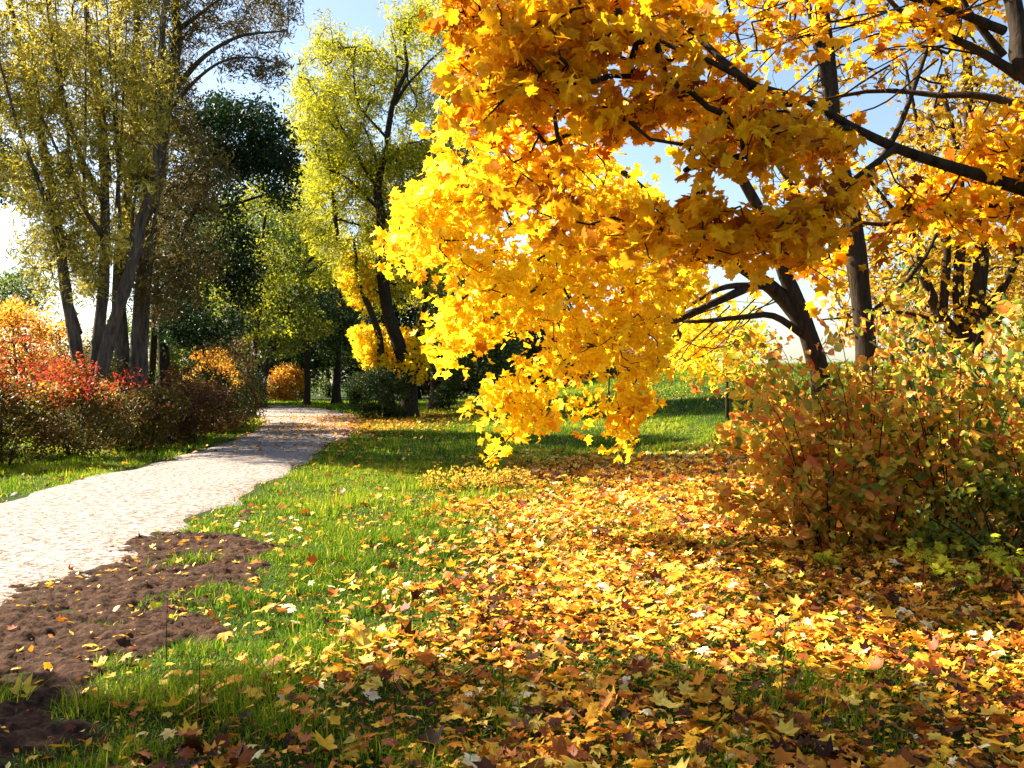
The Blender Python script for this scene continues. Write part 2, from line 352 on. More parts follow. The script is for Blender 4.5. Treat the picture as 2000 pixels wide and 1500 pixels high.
SOIL = [(-4.2, 2), (-4.1, 5.2), (-3.85, 6.4), (-3.75, 8.5), (-3.7, 10.4), (-2.9, 10.3), (-2.1, 9.2), (-2.05, 8.2), (-2.2, 7.1), (-1.95, 6.2), (-2.1, 5.5), (-2.1, 4.7), (-2.05, 3.8), (-2.3, 2)]
sx = np.arange(-4.4, -1.6, .022); sy = np.arange(1.8, 10.8, .025); X, Y = np.meshgrid(sx, sy)
def soilmask(x, y):
    jx = x+.45*(noise3(x*1.6, y*1.6, seed=21)-.5)+.38*(noise3(x*6, y*6, seed=22)-.5); jy = y+.5*(noise3(x*1.5, y*1.5, seed=23)-.5)
    return pip(jx, jy, SOIL)
mk = soilmask(X, Y).astype(float)
for _ in range(14): mk = (mk+np.roll(mk, 1, 0)+np.roll(mk, -1, 0)+np.roll(mk, 1, 1)+np.roll(mk, -1, 1))/5
bump = .02*(noise3(X*3.2, Y*4.5, seed=24)-.5)+.040*(noise3(X*7, Y*13, seed=25)-.5)+.042*(noise3(X*17, Y*26, seed=26)-.5)+.024*(noise3(X*34, Y*40, seed=27)-.5)
foot = -.035*sm(noise3(X*2.6, Y*3.6, seed=28), .66, .85)
Z = H(X, Y)+.03*mk-.06*(1-mk)+bump*mk+foot*mk
V = np.stack([X, Y, Z], -1).reshape(-1, 3); nx = len(sx); i = np.arange(len(sy)-1)[:, None]*nx; j = np.arange(nx-1)[None]
F = np.stack([i+j, i+j+1, i+nx+j+1, i+nx+j], -1).reshape(-1, 4)
keep = (mk.ravel()[F] > .02).any(1)
m, t, b = nt('bare brown soil'); g = t.nodes.new('ShaderNodeNewGeometry'); n1 = t.nodes.new('ShaderNodeTexNoise'); n1.inputs['Scale'].default_value = 26; n1.inputs['Detail'].default_value = 9; n1.inputs['Roughness'].default_value = .7
t.links.new(g.outputs['Position'], n1.inputs['Vector']); r1 = ramp(t, [(.32, (.011, .006, .004)), (.66, (.095, .050, .031))]); t.links.new(n1.outputs['Fac'], r1.inputs[0]); t.links.new(r1.outputs[0], b.inputs['Base Color'])
bp = t.nodes.new('ShaderNodeBump'); bp.inputs['Distance'].default_value = .03; bp.inputs['Strength'].default_value = .9; t.links.new(n1.outputs['Fac'], bp.inputs['Height']); t.links.new(bp.outputs[0], b.inputs['Normal']); b.inputs['Roughness'].default_value = .95
setp(mesh_obj('bare_soil', V, F[keep], m, smooth=True), kind='structure')

# ------------------------------------------------------------------ grass
def carpet(x, y):
    """share of ground under fallen leaves, 0..1"""
    xb = -.95+.13*(y-4)+1.0*(noise3(x*.7, y*.7, seed=41)-.5)
    a = .72*sm(x, xb-1.0, xb+.8)+.28*sm(x, xb-2.3, xb+.3)
    return a*(1-sm(y+1.6*(noise3(x*.8, y*.3, seed=42)-.5), 18.5, 22.5))*(1-.0*x)
def scatter(y0, y1, dens, xm=.56):
    n = int(dens*(y1*y1-y0*y0)*xm); y = np.sqrt(rng.uniform(y0*y0, y1*y1, n)); x = rng.uniform(-1, 1, n)*(y*xm+.4)
    return x, y
BL3 = (np.array([(-.5, 0, 0), (.5, 0, 0), (-.32, .1, .55), (.32, .1, .55), (0, .38, 1.0)], float), np.array([(0, 1, 3), (0, 3, 2), (2, 3, 4)]))
BL1 = (np.array([(-.5, 0, 0), (.5, 0, 0), (0, .3, 1.0)], float), np.array([(0, 1, 2)]))
def blades(tm, x, y, h, wd, rv):
    n = len(x); a = rng.uniform(0, 2*np.pi, n); T, F = tm
    bend = rng.uniform(.4, 3.6, n); T3 = np.repeat(T[None], n, 0)
    lx = T3[:, :, 0]*wd[:, None]; ly = T3[:, :, 1]*(h*bend)[:, None]; lz = T3[:, :, 2]*(h*(1-.17*bend))[:, None]
    ca, sa = np.cos(a)[:, None], np.sin(a)[:, None]
    Vv = np.stack([lx*ca-ly*sa+x[:, None], lx*sa+ly*ca+y[:, None], lz+(H(x, y)-.005)[:, None]], -1)
    Ff = F[None]+(np.arange(n)*len(T))[:, None, None]
    return Vv.reshape(-1, 3), Ff.reshape(-1, 3), np.repeat(rv, len(T))
parts = []
for (y0, y1, dens, tm, hh, ww) in ((3.0, 6, 5200, BL3, .095, .0065), (6, 11, 3600, BL3, .09, .0085), (11, 20, 1100, BL1, .11, .015), (20, 34, 300, BL1, .12, .026), (34, 75, 80, BL1, .14, .055)):
    x, y = scatter(y0, y1, dens)
    jx = x+.35*(noise3(x*2.2, y*2.2, seed=51)-.5)+rng.normal(0, .05, len(x))
    ok = ~pip(jx, y, PATH)
    ok &= ~((x < -3.0+.25*(noise3(y*2, y*0, seed=58)-.5)) & (x > -4.2) & (y > 4.2) & (y < 10.2) & (rng.uniform(0, 1, len(x)) < .93))
    sk = soilmask(x+rng.normal(0, .05, len(x)), y) & (noise3(x*2.3, y*2.3, seed=57) < .68); ok &= ~sk
    c = carpet(x, y); ok &= rng.uniform(0, 1, len(x)) > c*.42
    patch = noise3(x*1.1, y*1.1, seed=52); ok &= rng.uniform(0, 1, len(x)) < (.55+.7*patch)
    x, y, patch = x[ok], y[ok], patch[ok]
    tuft = noise3(x*3.1, y*3.1, seed=53)
    h = hh*rng.uniform(.45, 1.25, len(x))*(.5+1.35*sm(tuft, .4, .9))*(1-.15*carpet(x, y))
    rv = np.clip(.15+.55*noise3(x*.45, y*.45, seed=54)+.12*sm(y, 8, 16)+rng.normal(0, .17, len(x)), 0, 1)
    dry = rng.uniform(0, 1, len(x)) < .05; rv[dry] = 1
    parts.append(blades(tm, x, y, h, ww*rng.uniform(.6, 1.4, len(x)), rv))
V, F, r = merge(parts); setp(mesh_obj('grass', V, F, M['grass'], rnd=r), 'green meadow grass with scattered tufts beside the gravel path', 'grass', kind='stuff')

# ------------------------------------------------------------------ fallen leaves
parts = []
def litter(x, y, size, lift, bright, tm):
    n = len(x); z = H(x, y)+rng.uniform(.0, 1, n)*lift+.012+.05*(noise3(x*2.6, y*2.6, seed=66)-.5)*sm(carpet(x, y), .3, .9)+.02*carpet(x, y)
    nr = rng.normal(0, .36, (n, 3)); nr[:, 2] = 1
    up = rng.uniform(0, 1, n) < .12; nr[up, :2] *= 2.0
    v = np.clip(bright, 0, 1)
    return place(tm, np.stack([x, y, z], 1), nr, rng.uniform(0, 6.283, n), size, v, .85)
for (y0, y1, dens, tms, s) in ((3.0, 6.5, 380, (MAPLE_HI, MAPLE_CURL), .072), (6.5, 12, 420, (MAPLE_LO, MAPLE_CURL), .070), (12, 23.5, 260, (MAPLE_LO, MAPLE_CURL), .098)):
    for q, tm in enumerate(tms):
        x, y = scatter(y0, y1, dens*(.6 if q == 0 else .4)); c = carpet(x, y)
        near = 1-sm(y, 3.5, 6)
        c = np.maximum(c*(.42+.95*noise3(x*1.5, y*1.5, seed=61)**1.1)*(.72+.28*sm(x, -.8, 1.2)), .06+.14*near)*np.where(pip(x, y, PATH), .01, 1)
        c = np.where(soilmask(x, y), .04, c)
        c = np.where((x < -1) & (y > 13), c*.15, c)
        ok = rng.uniform(0, 1, len(x)) < c; x, y = x[ok], y[ok]; n = len(x)
        br = np.clip(.50+.3*(noise3(x*.8, y*.8, seed=62)-.5)+rng.normal(0, .28, n), 0, 1)
        if q: br = np.clip(br-.1, 0, 1)
        parts.append(litter(x, y, s*np.clip(np.exp(rng.normal(0, .34, n)), .5, 1.9), .05, br, tm))
# thin scatter of small leaves on the path, the soil and under the far trees
x, y = scatter(4, 34, 26); ok = pip(x, y, PATH); x, y = x[ok], y[ok]; n = len(x)
parts.append(litter(x, y, rng.uniform(.015, .05, n), .004, rng.uniform(.05, .7, n), (SMALL[0]*np.array([1.2, 1, 2]), SMALL[1])))
x, y = scatter(4, 10.5, 30); ok = soilmask(x, y); x, y = x[ok], y[ok]; n = len(x)
parts.append(litter(x, y, rng.uniform(.03, .08, n), .04, rng.uniform(.2, 1, n), (SMALL[0]*np.array([.9, 1, 2]), SMALL[1])))
x, y = scatter(4.5, 34, 26); ok = pip(x, y, PATH) & ~pip(x+.55+.5*rng.uniform(0, 1, len(x))**2, y, PATH); x, y = x[ok], y[ok]; n = len(x)
parts.append(litter(x, y, rng.uniform(.03, .09, n), .02, rng.uniform(.15, 1, n), (SMALL[0]*np.array([.9, 1, 2]), SMALL[1])))
for (px, d, sx_, sy_, n) in ((720, 33, 1.6, 3, 1500), (690, 37, 2.2, 3, 1200), (780, 40, 3.5, 2.2, 1500), (930, 40, 4.0, 3, 1600), (640, 30, 1.2, 5, 900), (1000, 18, 1.6, 1.6, 300)):
    g0 = ground_at(px, d); x = rng.normal(g0[0], sx_, n); y = rng.normal(d, sy_, n)
    parts.append(litter(x, y, rng.uniform(.09, .17, n), .07, np.clip(rng.normal(.45, .2, n), 0, 1), MAPLE_CURL if n < 0 else SMALL))
for (y0, y1, dens, lo_, hi_) in ((3, 6.5, 900, .016, .042), (6.5, 12, 600, .02, .05), (12, 23, 300, .03, .07)):
    x, y = scatter(y0, y1, dens); ok = rng.uniform(0, 1, len(x)) < carpet(x, y)*.8*(.4+.8*noise3(x*1.5, y*1.5, seed=61))-.03; x, y = x[ok], y[ok]; n = len(x)
    parts.append(litter(x, y, rng.uniform(lo_, hi_, n), .045, np.clip(rng.normal(.42, .24, n), 0, 1), (SMALL[0]*np.array([1.3, 1, 2.5]), SMALL[1])))
V, F, r = merge(parts); setp(mesh_obj('fallen_leaves', V, F, M['fallen'], rnd=r), 'carpet of golden and brown fallen maple leaves on the grass', 'fallen leaves', kind='stuff')

# ------------------------------------------------------------------ left tall trees
def PL(d, *pts): return [P(a, b, d+(c[0] if c else 0)) for a, b, *c in pts]
t = Tree('willow_tree', ground_at(178, 24), 'tall pale ochre willow with three grey splayed stems behind the red hedge', bark='bark_grey')
gb = t.base
q = t.limb([gb+[0, 0, -.1], *PL(24, (166, 770), (150, 690), (128, 560), (116, 460), (92, 320, .5), (50, 150, 1), (20, -20, 1.5), (0, -110, 2))], .18, .05, 'stem', True)
t.limb([gb+[.1, .3, -.1], *PL(24.3, (183, 770), (194, 650), (204, 520), (206, 400), (192, 200, .6), (170, 0, 1), (155, -110, 1))], .19, .05, 'stem', True)
t.limb([gb+[.15, -.2, -.1], *PL(23.6, (188, 780), (215, 660), (248, 555), (270, 470), (300, 330), (314, 150), (330, 0), (345, -110))], .20, .06, 'stem', True)
t.limb(PL(24.2, (128, 560), (155, 640, .1), (160, 650, .1)), .06, .05)
t.limb(PL(24, (116, 470), (85, 380, -.4), (40, 260, -1), (0, 120, -1.5)), .09, .02)
t.limb(PL(24.3, (206, 400), (150, 290, -.5), (110, 130, -1), (85, -40, -1)), .10, .02)
t.limb(PL(24.3, (206, 470), (160, 400, -.6), (130, 330, -.8), (60, 180, -1)), .07, .02)
for k in range(12):
    x0 = rng.uniform(110, 290); y0 = rng.uniform(330, 520); sl = (x0-200)*.35+rng.uniform(-30, 20)
    t.limb(PL(24, (x0, y0), (x0+sl*.5, y0-120, -.3), (x0+sl, y0-260, -.5), (x0+sl*1.4, y0-420, -.6)), .05, .012, 'limb', sides=6, wob=1.2)
t.add_clumps(sample_poly([(-220, -120), (330, -120), (340, 100), (300, 330), (270, 470), (200, 520), (175, 600), (120, 520), (95, 610), (40, 500), (75, 440), (20, 380), (-40, 300), (-220, 250)], -1.6, 4.2, 1500, .6, .45, 3, lambda a, b: 24+0*a))
t.grow(.006, .10, seglen=.5)
t.leaves(SLIM, 'willow_yellow', 46, .5, .125, .1, .9, .5, spray=.75, bias=(0, 0, .35), wid=.42)

t = Tree('poplar_tree', ground_at(262, 27), 'tall olive brown tree with thick trunk, right of the splayed willow stems', bark='bark_grey')
t.limb([t.base+[0, 0, -.1], *PL(27, (268, 740), (276, 600), (290, 460), (318, 260), (340, 90), (352, -60), (365, -220))], .29, .08, 'trunk', True)
t.limb([t.base+[-.5, .2, -.1], *PL(27.4, (240, 740), (232, 600), (238, 470), (262, 280), (262, 60), (250, -150))], .26, .06, 'trunk', True)
t.limb(PL(27, (345, 170), (400, 110, -.5), (470, 70, -.7), (560, 60, -1)), .10, .02)
t.limb(PL(27, (335, 210), (390, 150, -.5), (440, 118, -.7), (500, 112, -1), (560, 128, -1)), .07, .015)
t.limb(PL(27, (345, 60), (400, 20, -.5), (480, -40, -.7)), .08, .015)
t.add_clumps(sample_poly([(210, -120), (560, -120), (570, 20), (565, 75), (480, 85), (400, 60), (370, 140), (380, 250), (450, 330), (460, 470), (400, 560), (330, 640), (250, 560), (225, 430), (250, 250), (230, 100)], -1.2, 3.6, 1000, .6, .46, 6, lambda a, b: 27+0*a))
t.add_clumps(sample_poly([(430, 95), (540, 110), (562, 150), (555, 175), (500, 140), (430, 125)], -1, .5, 40, .5, .3, 7, lambda a, b: 26.5+0*a))
t.grow(.006, .08, seglen=.5)
t.leaves(SLIM, 'willow_olive', 32, .55, .125, .1, .9, .5, spray=.7, bias=(0, 0, .3), wid=.45)

t = Tree('alder_tree', ground_at(325, 31), 'dark green alder leaning its crown toward the path, right of the olive tree')
t.limb([t.base+[0, 0, -.1], *PL(31, (322, 740), (322, 620), (345, 500), (390, 380), (430, 290), (470, 220))], .24, .04, 'trunk', True)
t.limb([t.base+[-.7, .3, -.1], *PL(31.5, (296, 740), (303, 600), (310, 450), (330, 250))], .15, .04, 'trunk', True)
t.limb(PL(31, (375, 410), (450, 400), (520, 380), (555, 360)), .08, .02)
t.limb(PL(31, (340, 520), (400, 500), (460, 500)), .07, .02)
t.add_clumps(sample_poly([(360, 250), (410, 195), (480, 185), (550, 235), (572, 300), (568, 400), (540, 400), (500, 330), (460, 370), (480, 470), (500, 520), (480, 640), (400, 680), (330, 680), (310, 420)], -2.5, 2.5, 640, .8, .50, 8, lambda a, b: 31+0*a))
t.grow(.006, .08, seglen=.5)
t.leaves(SMALL, 'alder', 52, .55, .14, .3, .7, .5)

t = Tree('alder_tree', ground_at(-60, 30), 'dark green tree at the left edge of the photo, mostly hidden by willow')
t.limb([t.base+[0, 0, -.1], *PL(30, (-60, 500), (-50, 200))], .2, .05, 'trunk', True)
t.add_clumps(sample_poly([(-150, 240), (20, 280), (52, 320), (45, 355), (0, 360), (10, 390), (-60, 450), (-150, 400)], -2, 2, 170, .5, .35, 9, lambda a, b: 30+0*a))
t.grow(.006, .08, seglen=.5); t.leaves(SMALL, 'alder', 36, .55, .15, .3, .7, .5)

def bgtree(name, px, d, label, trunks, polys, mat, n, per=40, tmpl=SMALL, leaf=.16, rad=.7, depth=3.5, bark='bark_dark', r=.18, nf=.4, thr=.4, group=None, lo=0, hi=1, hide=()):
    t = Tree(name, ground_at(px, d), label, bark=bark, group=group)
    for k, tr in enumerate(trunks):
        start = [t.base+[.0, .0, -.1]] if k == 0 else []
        rr = r if k == 0 else r*.5
        t.limb([*start, *PL(d, *tr)], rr, rr*.25, 'trunk' if k == 0 else 'limb', k == 0)
    for k, pl in enumerate(polys):
        t.add_clumps(sample_poly(pl, -depth, depth, n[k] if isinstance(n, (list, tuple)) else n, nf, thr, int(px+k) % 97, lambda a, b: d+0*a))
    t.grow(.008, .08, seglen=.7)
    t.leaves(tmpl, mat, per, rad, leaf, .3, .75, .5, lo, hi)
    return t
# middle distance, left of the path's end
bgtree('slender_tree', 492, 42, 'slender light green tree with thin bare trunk behind the end of the hedge',
       [[(496, 700), (508, 600), (514, 480), (520, 380), (524, 330)]], [[(440, 380), (500, 340), (570, 400), (600, 480), (560, 560), (570, 640), (450, 660), (400, 560), (440, 470)]], 'willow_green', 260, r=.16, lo=-.1, hi=.6, leaf=.15, thr=.47)
bgtree('tall_tree', 455, 50, 'tall mid green tree filling the gap behind the slender tree', [[(455, 700), (462, 560), (470, 440)]], [[(400, 470), (440, 400), (500, 380), (570, 410), (590, 520), (600, 640), (520, 700), (400, 700)]], 'leaf_green', 300, leaf=.2, rad=.8, r=.22, lo=0, hi=.9)
bgtree('leaning_tree', 508, 52, 'green tree leaning right over the far bend of the path',
       [[(515, 730), (545, 650), (575, 580), (590, 535), (625, 480), (650, 430)], [(590, 540), (640, 510), (660, 480)]], [[(500, 500), (560, 430), (640, 420), (670, 470), (600, 500), (600, 600), (660, 640), (560, 690), (470, 690), (460, 600)]], 'willow_green', 240, r=.3, lo=-.15, hi=.5, leaf=.18, thr=.47)
bgtree('roadside_tree', 657, 60, 'dark green tree with a straight bare trunk standing in the far meadow',
       [[(657, 740), (662, 660), (668, 560), (672, 500)]], [[(610, 530), (660, 520), (700, 560), (720, 640), (700, 720), (640, 700), (600, 640)]], 'leaf_dark', 260, r=.3, lo=.2, hi=1, leaf=.2)
bgtree('maple_sapling', 740, 41, 'small bright orange maple glowing behind the forked willow trunk',
       [[(742, 760), (735, 690), (720, 640), (690, 560)], [(735, 690), (715, 672)]], [[(668, 505), (700, 495), (722, 540), (716, 600), (690, 592), (672, 550)], [(692, 645), (735, 638), (760, 660), (760, 712), (735, 722), (708, 708)], [(770, 640), (830, 640), (830, 740), (790, 740)]], 'maple_gold', [60, 75, 50], per=32, tmpl=MAPLE_LO, leaf=.19, rad=.42, depth=1.6, r=.07, thr=.2)
# central forked willow
t = Tree('willow_tree', ground_at(788, 40), 'tall yellow green willow with forked dark trunks in the middle of the meadow')
b0 = t.base
t.limb([b0+[.15, 0, -.15], *PL(40, (800, 770), (798, 730), (785, 690), (768, 640), (756, 590), (745, 520), (742, 440), (741, 360), (750, 290), (772, 200), (788, 120), (798, 40))], .40, .05, 'trunk', True)
t.limb([b0+[-.45, -.2, -.15], *PL(39.6, (758, 770), (746, 710), (742, 660), (722, 600), (700, 530), (690, 470))], .28, .05, 'trunk', True)
t.limb(PL(40, (798, 730), (815, 695), (822, 650), (830, 590), (838, 520)), .24, .05, 'trunk')
t.limb(PL(40, (808, 735), (835, 700), (880, 660)), .08, .03)
t.limb(PL(40, (741, 375), (712, 330), (680, 270), (655, 225), (648, 170)), .10, .02)
t.limb(PL(40, (741, 410), (715, 385), (680, 350), (628, 325)), .07, .02)
t.limb(PL(40, (741, 350), (728, 290), (710, 240), (725, 190)), .07, .02)
t.limb(PL(40, (770, 205), (800, 160), (860, 100), (880, 80)), .09, .02)
t.limb(PL(40, (755, 270), (700, 200), (690, 120)), .06, .02)
t.limb(PL(40, (770, 190), (775, 120), (765, 60)), .05, .02)
t.limb(PL(40.5, (660, 470), (650, 380), (640, 280)), .10, .03)
t.add_clumps(sample_poly([(570, 185), (595, 120), (600, 60), (640, 25), (672, 80), (690, 95), (705, 85), (730, 95), (765, 110), (762, 30), (800, 10), (850, 5), (900, 20), (950, 60), (960, 330), (900, 420), (880, 560), (820, 630), (780, 560), (720, 610), (680, 560), (640, 500), (600, 480), (585, 400), (600, 340), (570, 260)], -.8, 5, 1350, .55, .47, 12, lambda a, b: 40+0*a))
t.grow(.008, .06, seglen=.7)
t.leaves(SLIM, 'willow_green', 58, .8, .17, .1, 1.0, .5, spray=1.0, bias=(0, 0, .4), wid=.45)
bgtree('willow_tree', 600, 56, 'pale yellow green willow behind the slender tree, far side of the bend',
       [[(600, 700), (600, 500), (595, 400)]], [[(560, 330), (640, 320), (660, 470), (640, 560), (560, 560), (530, 450), (560, 400)]], 'willow_green', 260, leaf=.19, rad=.85, tmpl=SLIM, r=.2, lo=0, hi=.8)
bgtree('ivy_clad_tree', 852, 46, 'dark tree with ivy clad trunk standing right of the forked willow',
       [[(852, 750), (850, 690), (858, 600), (870, 520)], [(853, 690), (900, 600), (950, 560)]], [[(830, 560), (900, 520), (980, 530), (1010, 640), (1000, 730), (940, 760), (900, 740), (870, 760), (835, 700)]], 'leaf_dark', 360, r=.32, leaf=.19, lo=.1, hi=1)
# distant wood edge
far = [(375, 58, 470, 'leaf_dark'), (455, 62, 480, 'leaf_dark'), (530, 74, 500, 'leaf_dark'), (590, 78, 540, 'leaf_dark'), (640, 92, 560, 'leaf_green'), (700, 80, 540, 'leaf_dark'), (750, 86, 560, 'leaf_dark'),
       (815, 82, 560, 'leaf_dark'), (880, 76, 585, 'leaf_rust'), (940, 80, 590, 'leaf_dark'), (1000, 78, 610, 'leaf_dark'), (1065, 84, 640, 'leaf_dark'), (1150, 95, 770, 'leaf_dark'), (1245, 98, 765, 'leaf_rust'), (1340, 100, 770, 'leaf_dark')]
farlab = ['dark tree behind the alder at the left of the far wood', 'dark green tree behind the slender bare trunk in the far wood', 'dark tree above the orange bush at the far bend', 'dense dark tree left of the straight meadow trunk, far behind',
          'mid green tree directly behind the straight meadow trunk', 'dark far tree between the straight trunk and the orange maple', 'dark far tree behind the forked willow trunks', 'dark far tree just right of the forked willow trunk', 'rusty brown far tree behind the ivy clad trunk',
          'dark far tree right of the rusty brown one', 'dark far tree half hidden by golden maple leaves', 'low dark far tree at the right end of the dense wood edge', 'low far bush of trees under the tip of the golden boughs', 'low rusty far trees behind the hanging golden sprays', 'low dark far trees beyond the meadow under the leaning maple']
for (px, d, top, mt), lb in zip(far, farlab):
    if px > 1100:
        bgtree('woodland_tree', px, d, lb, [[(px, 700), (px+2, 690)]], [[(px-60, 715), (px-30, 690), (px+25, 685), (px+60, 712), (px+60, 735), (px-60, 740)]], mt, 110, per=34, leaf=.34, rad=1.0, depth=3, r=.2, group='dark trees at the far edge of the meadow', lo=0, hi=.9); continue
    w_ = 58; bgtree('woodland_tree', px, d, lb, [[(px, 720), (px+6, 660), (px-4, top+30)]],
        [[(px-w_, top-10), (px-25, top-70), (px+20, top-80), (px+w_, top), (px+w_+8, 700), (px+40, 762), (px-40, 765), (px-w_-8, 700)]], mt, 270, per=36, leaf=.36, rad=1.15, depth=4, r=.28, group='dark trees at the far edge of the meadow', lo=0, hi=.9)

# ------------------------------------------------------------------ shrubs
def shrub(name, c, r, label, mat, n, per, tmpl=SMALL, leaf=.07, rad=.22, group=None, stems=7, bark='bark_dark', up=.4, lo=0, hi=1, seed=0, thr=.36, nf=1.6, lean=(0, 0), top=None):
    base = np.array([c[0], c[1], float(H(c[0], c[1]))]); t = Tree(name, base, label, 'shrub', group, bark)
    for k in range(stems):
        a = 6.283*k/stems+rng.uniform(-.3, .3); e = np.array([math.cos(a)*r[0]*.55, math.sin(a)*r[1]*.55, r[2]*rng.uniform(.9, 1.5)])+[lean[0], lean[1], 0]
        s0 = base+[math.cos(a)*.12, math.sin(a)*.12, -.03]
        t.limb([s0, s0+e*[.3, .3, .5], s0+e], .016, .006, 'stem', sides=5)
    cz = base+[lean[0], lean[1], r[2]*.98]
    c = ell(cz, (r[0], r[1], r[2]), n, nf, thr, seed, -.86)
    k = 1+.62*(noise3(c[:, 0]*1.5, c[:, 1]*1.5, c[:, 2]*1.8, seed+5)-.5)*2*sm(c[:, 2], base[2]+.3, base[2]+.9); c = cz+(c-cz)*k[:, None]
    c[:, 2] = np.maximum(c[:, 2], base[2]+.06); t.add_clumps(c)
    t.grow(.0028, .1, seglen=.2, maxr=.014)
    if top:
        sel = c[:, 2]-base[2]+.5*(noise3(c[:, 0]*2, c[:, 1]*2, seed=seed+9)-.5) > r[2]*1.32
        t.leaves(tmpl, top, per, rad, leaf*1.1, up, .85, .55, 0, 1, name='red_leaves', cl=c[sel]); c = c[~sel]
    t.leaves(tmpl, mat, per, rad, leaf, up, .85, .55, lo, hi, cl=c)
    return t
HG = 'shrubs of the hedge along the left of the path'
hedge = [  # x, y, rx, ry, rz, material, label
    (-11.6, 18.2, 1.5, 1.2, 1.05, 'leaf_mixed', 'green and orange hedge shrub cut by the left edge of the photo'),
    (-10.2, 18.6, 1.25, 1.1, .95, 'leaf_mixed', 'bright red topped shrub at the left end of the hedge'),
    (-9.7, 20.6, 1.2, 1.2, .98, 'leaf_mixed', 'crimson and yellow shrub in front of the splayed willow stems'),
    (-9.3, 22.8, 1.1, 1.1, .80, 'leaf_mixed', 'low dark yellow shrub below the thick olive tree trunk'),
    (-9.2, 25.0, 1.15, 1.2, .80, 'leaf_rust', 'rusty low shrub right of the thick trunk'),
    (-9.4, 27.6, 1.2, 1.3, .85, 'leaf_rust', 'reddish brown rounded shrub in the middle of the hedge'),
    (-9.9, 30.4, 1.3, 1.3, 1.0, 'leaf_dark', 'dark green shrub in the hedge before its far end'),
    (-10.2, 33.4, 1.4, 1.3, 1.1, 'leaf_mixed', 'orange flecked shrub near the far end of the hedge'),
    (-11.0, 36.6, 1.5, 1.4, 1.25, 'leaf_dark', 'last dark shrub of the hedge beside the far bend')]
for k, (x, y, a, b_, c_, mt, lb) in enumerate(hedge):
    shrub('hedge_shrub', (x+.45, y), (a, b_, c_*1.05), lb, mt, 210, 40, SMALL, .085, .3, HG, seed=60+k, thr=.43, nf=2.0, top='leaf_red' if k in (1, 2) else None)
shrub('wild_shrub', (-11.6, 21.2), (1.3, 1.2, 1.25), 'tall crimson leaved shrub standing behind the left hedge', 'leaf_mixed', 190, 36, SMALL, .09, .3, seed=71, top='leaf_red')
shrub('wild_shrub', (-13.6, 22.6), (1.7, 1.4, 1.45), 'tall green and orange shrub behind the hedge at the left edge', 'leaf_mixed', 220, 36, SMALL, .09, .32, seed=72)
shrub('wild_shrub', (-10.6, 33.8+1), (1.3, 1.3, 1.9), 'rust brown bush rising above the hedge end', 'leaf_rust', 240, 36, SMALL, .10, .35, seed=73)
shrub('wild_shrub', (-9.9, 31.8), (.7, .7, 1.2), 'golden yellow bush glowing between the dark trunks and hedge', 'leaf_orange', 190, 36, SMALL, .10, .3, seed=74, lo=.3, hi=.9)
shrub('wild_shrub', (-13.5, 36), (2.0, 1.6, 2.1), 'bright green bush below the alder crown', 'leaf_green', 320, 36, SMALL, .12, .38, seed=75, lo=.3)
shrub('wild_shrub', (-12.6, 31), (1.5, 1.4, 1.3), 'dark bush in deep shade between the tall trunks', 'leaf_dark', 240, 34, SMALL, .1, .34, seed=76)
shrub('wild_shrub', (-11.3, 26), (1.2, 1.2, 1.15), 'olive bush at the foot of the thick olive tree trunk', 'willow_olive', 190, 34, SMALL, .09, .32, seed=77)
shrub('wild_shrub', (-16.4, 70), (1.7, 1.5, 1.2), 'glowing orange bush at the far end of the path', 'leaf_orange', 190, 34, SMALL, .2, .5, seed=78)
shrub('ivy_bush', tuple(ground_at(722, 39)[:2]), (1.0, .9, 1.0), 'dark ivy bush left of the forked willow trunks', 'leaf_dark', 190, 40, SMALL, .09, .28, seed=80)
shrub('ivy_bush', tuple(ground_at(770, 39)[:2]), (.6, .5, .95), 'small leafy bush between the forked willow trunks', 'leaf_dark', 110, 34, SMALL, .09, .25, seed=81, lo=.3)
shrub('ivy_bush', tuple(ground_at(872, 45)[:2]), (.7, .6, .7), 'small dark bush at the foot of the ivy clad tree', 'leaf_dark', 100, 30, SMALL, .1, .28, seed=82)
# autumn thicket beyond the hedge
lefts = [(30, 32, [[(-60, 600), (40, 590), (110, 630), (120, 730), (60, 790), (-60, 790)]], 'leaf_orange', 'orange yellow tree behind the red shrubs at the left edge'),
         (120, 38, [[(70, 650), (130, 620), (170, 660), (200, 740), (150, 790), (70, 790)]], 'leaf_orange', 'yellow tree glimpsed between the splayed willow stems'),
         (40, 36, [[(-40, 560), (20, 530), (70, 540), (110, 560), (90, 600), (20, 620), (-40, 620)]], 'leaf_green', 'thin blue green tree above the orange thicket on the left')]
for k, (px, d, pl, mt, lb) in enumerate(lefts):
    bgtree('thicket_tree', px, d, lb, [[(px, 720), (px-5, 640)]], pl, mt, [260, 200, 110][k], per=36, leaf=.13, rad=.45, depth=2, r=.1)

# ------------------------------------------------------------------ right maples
NY = sample_poly
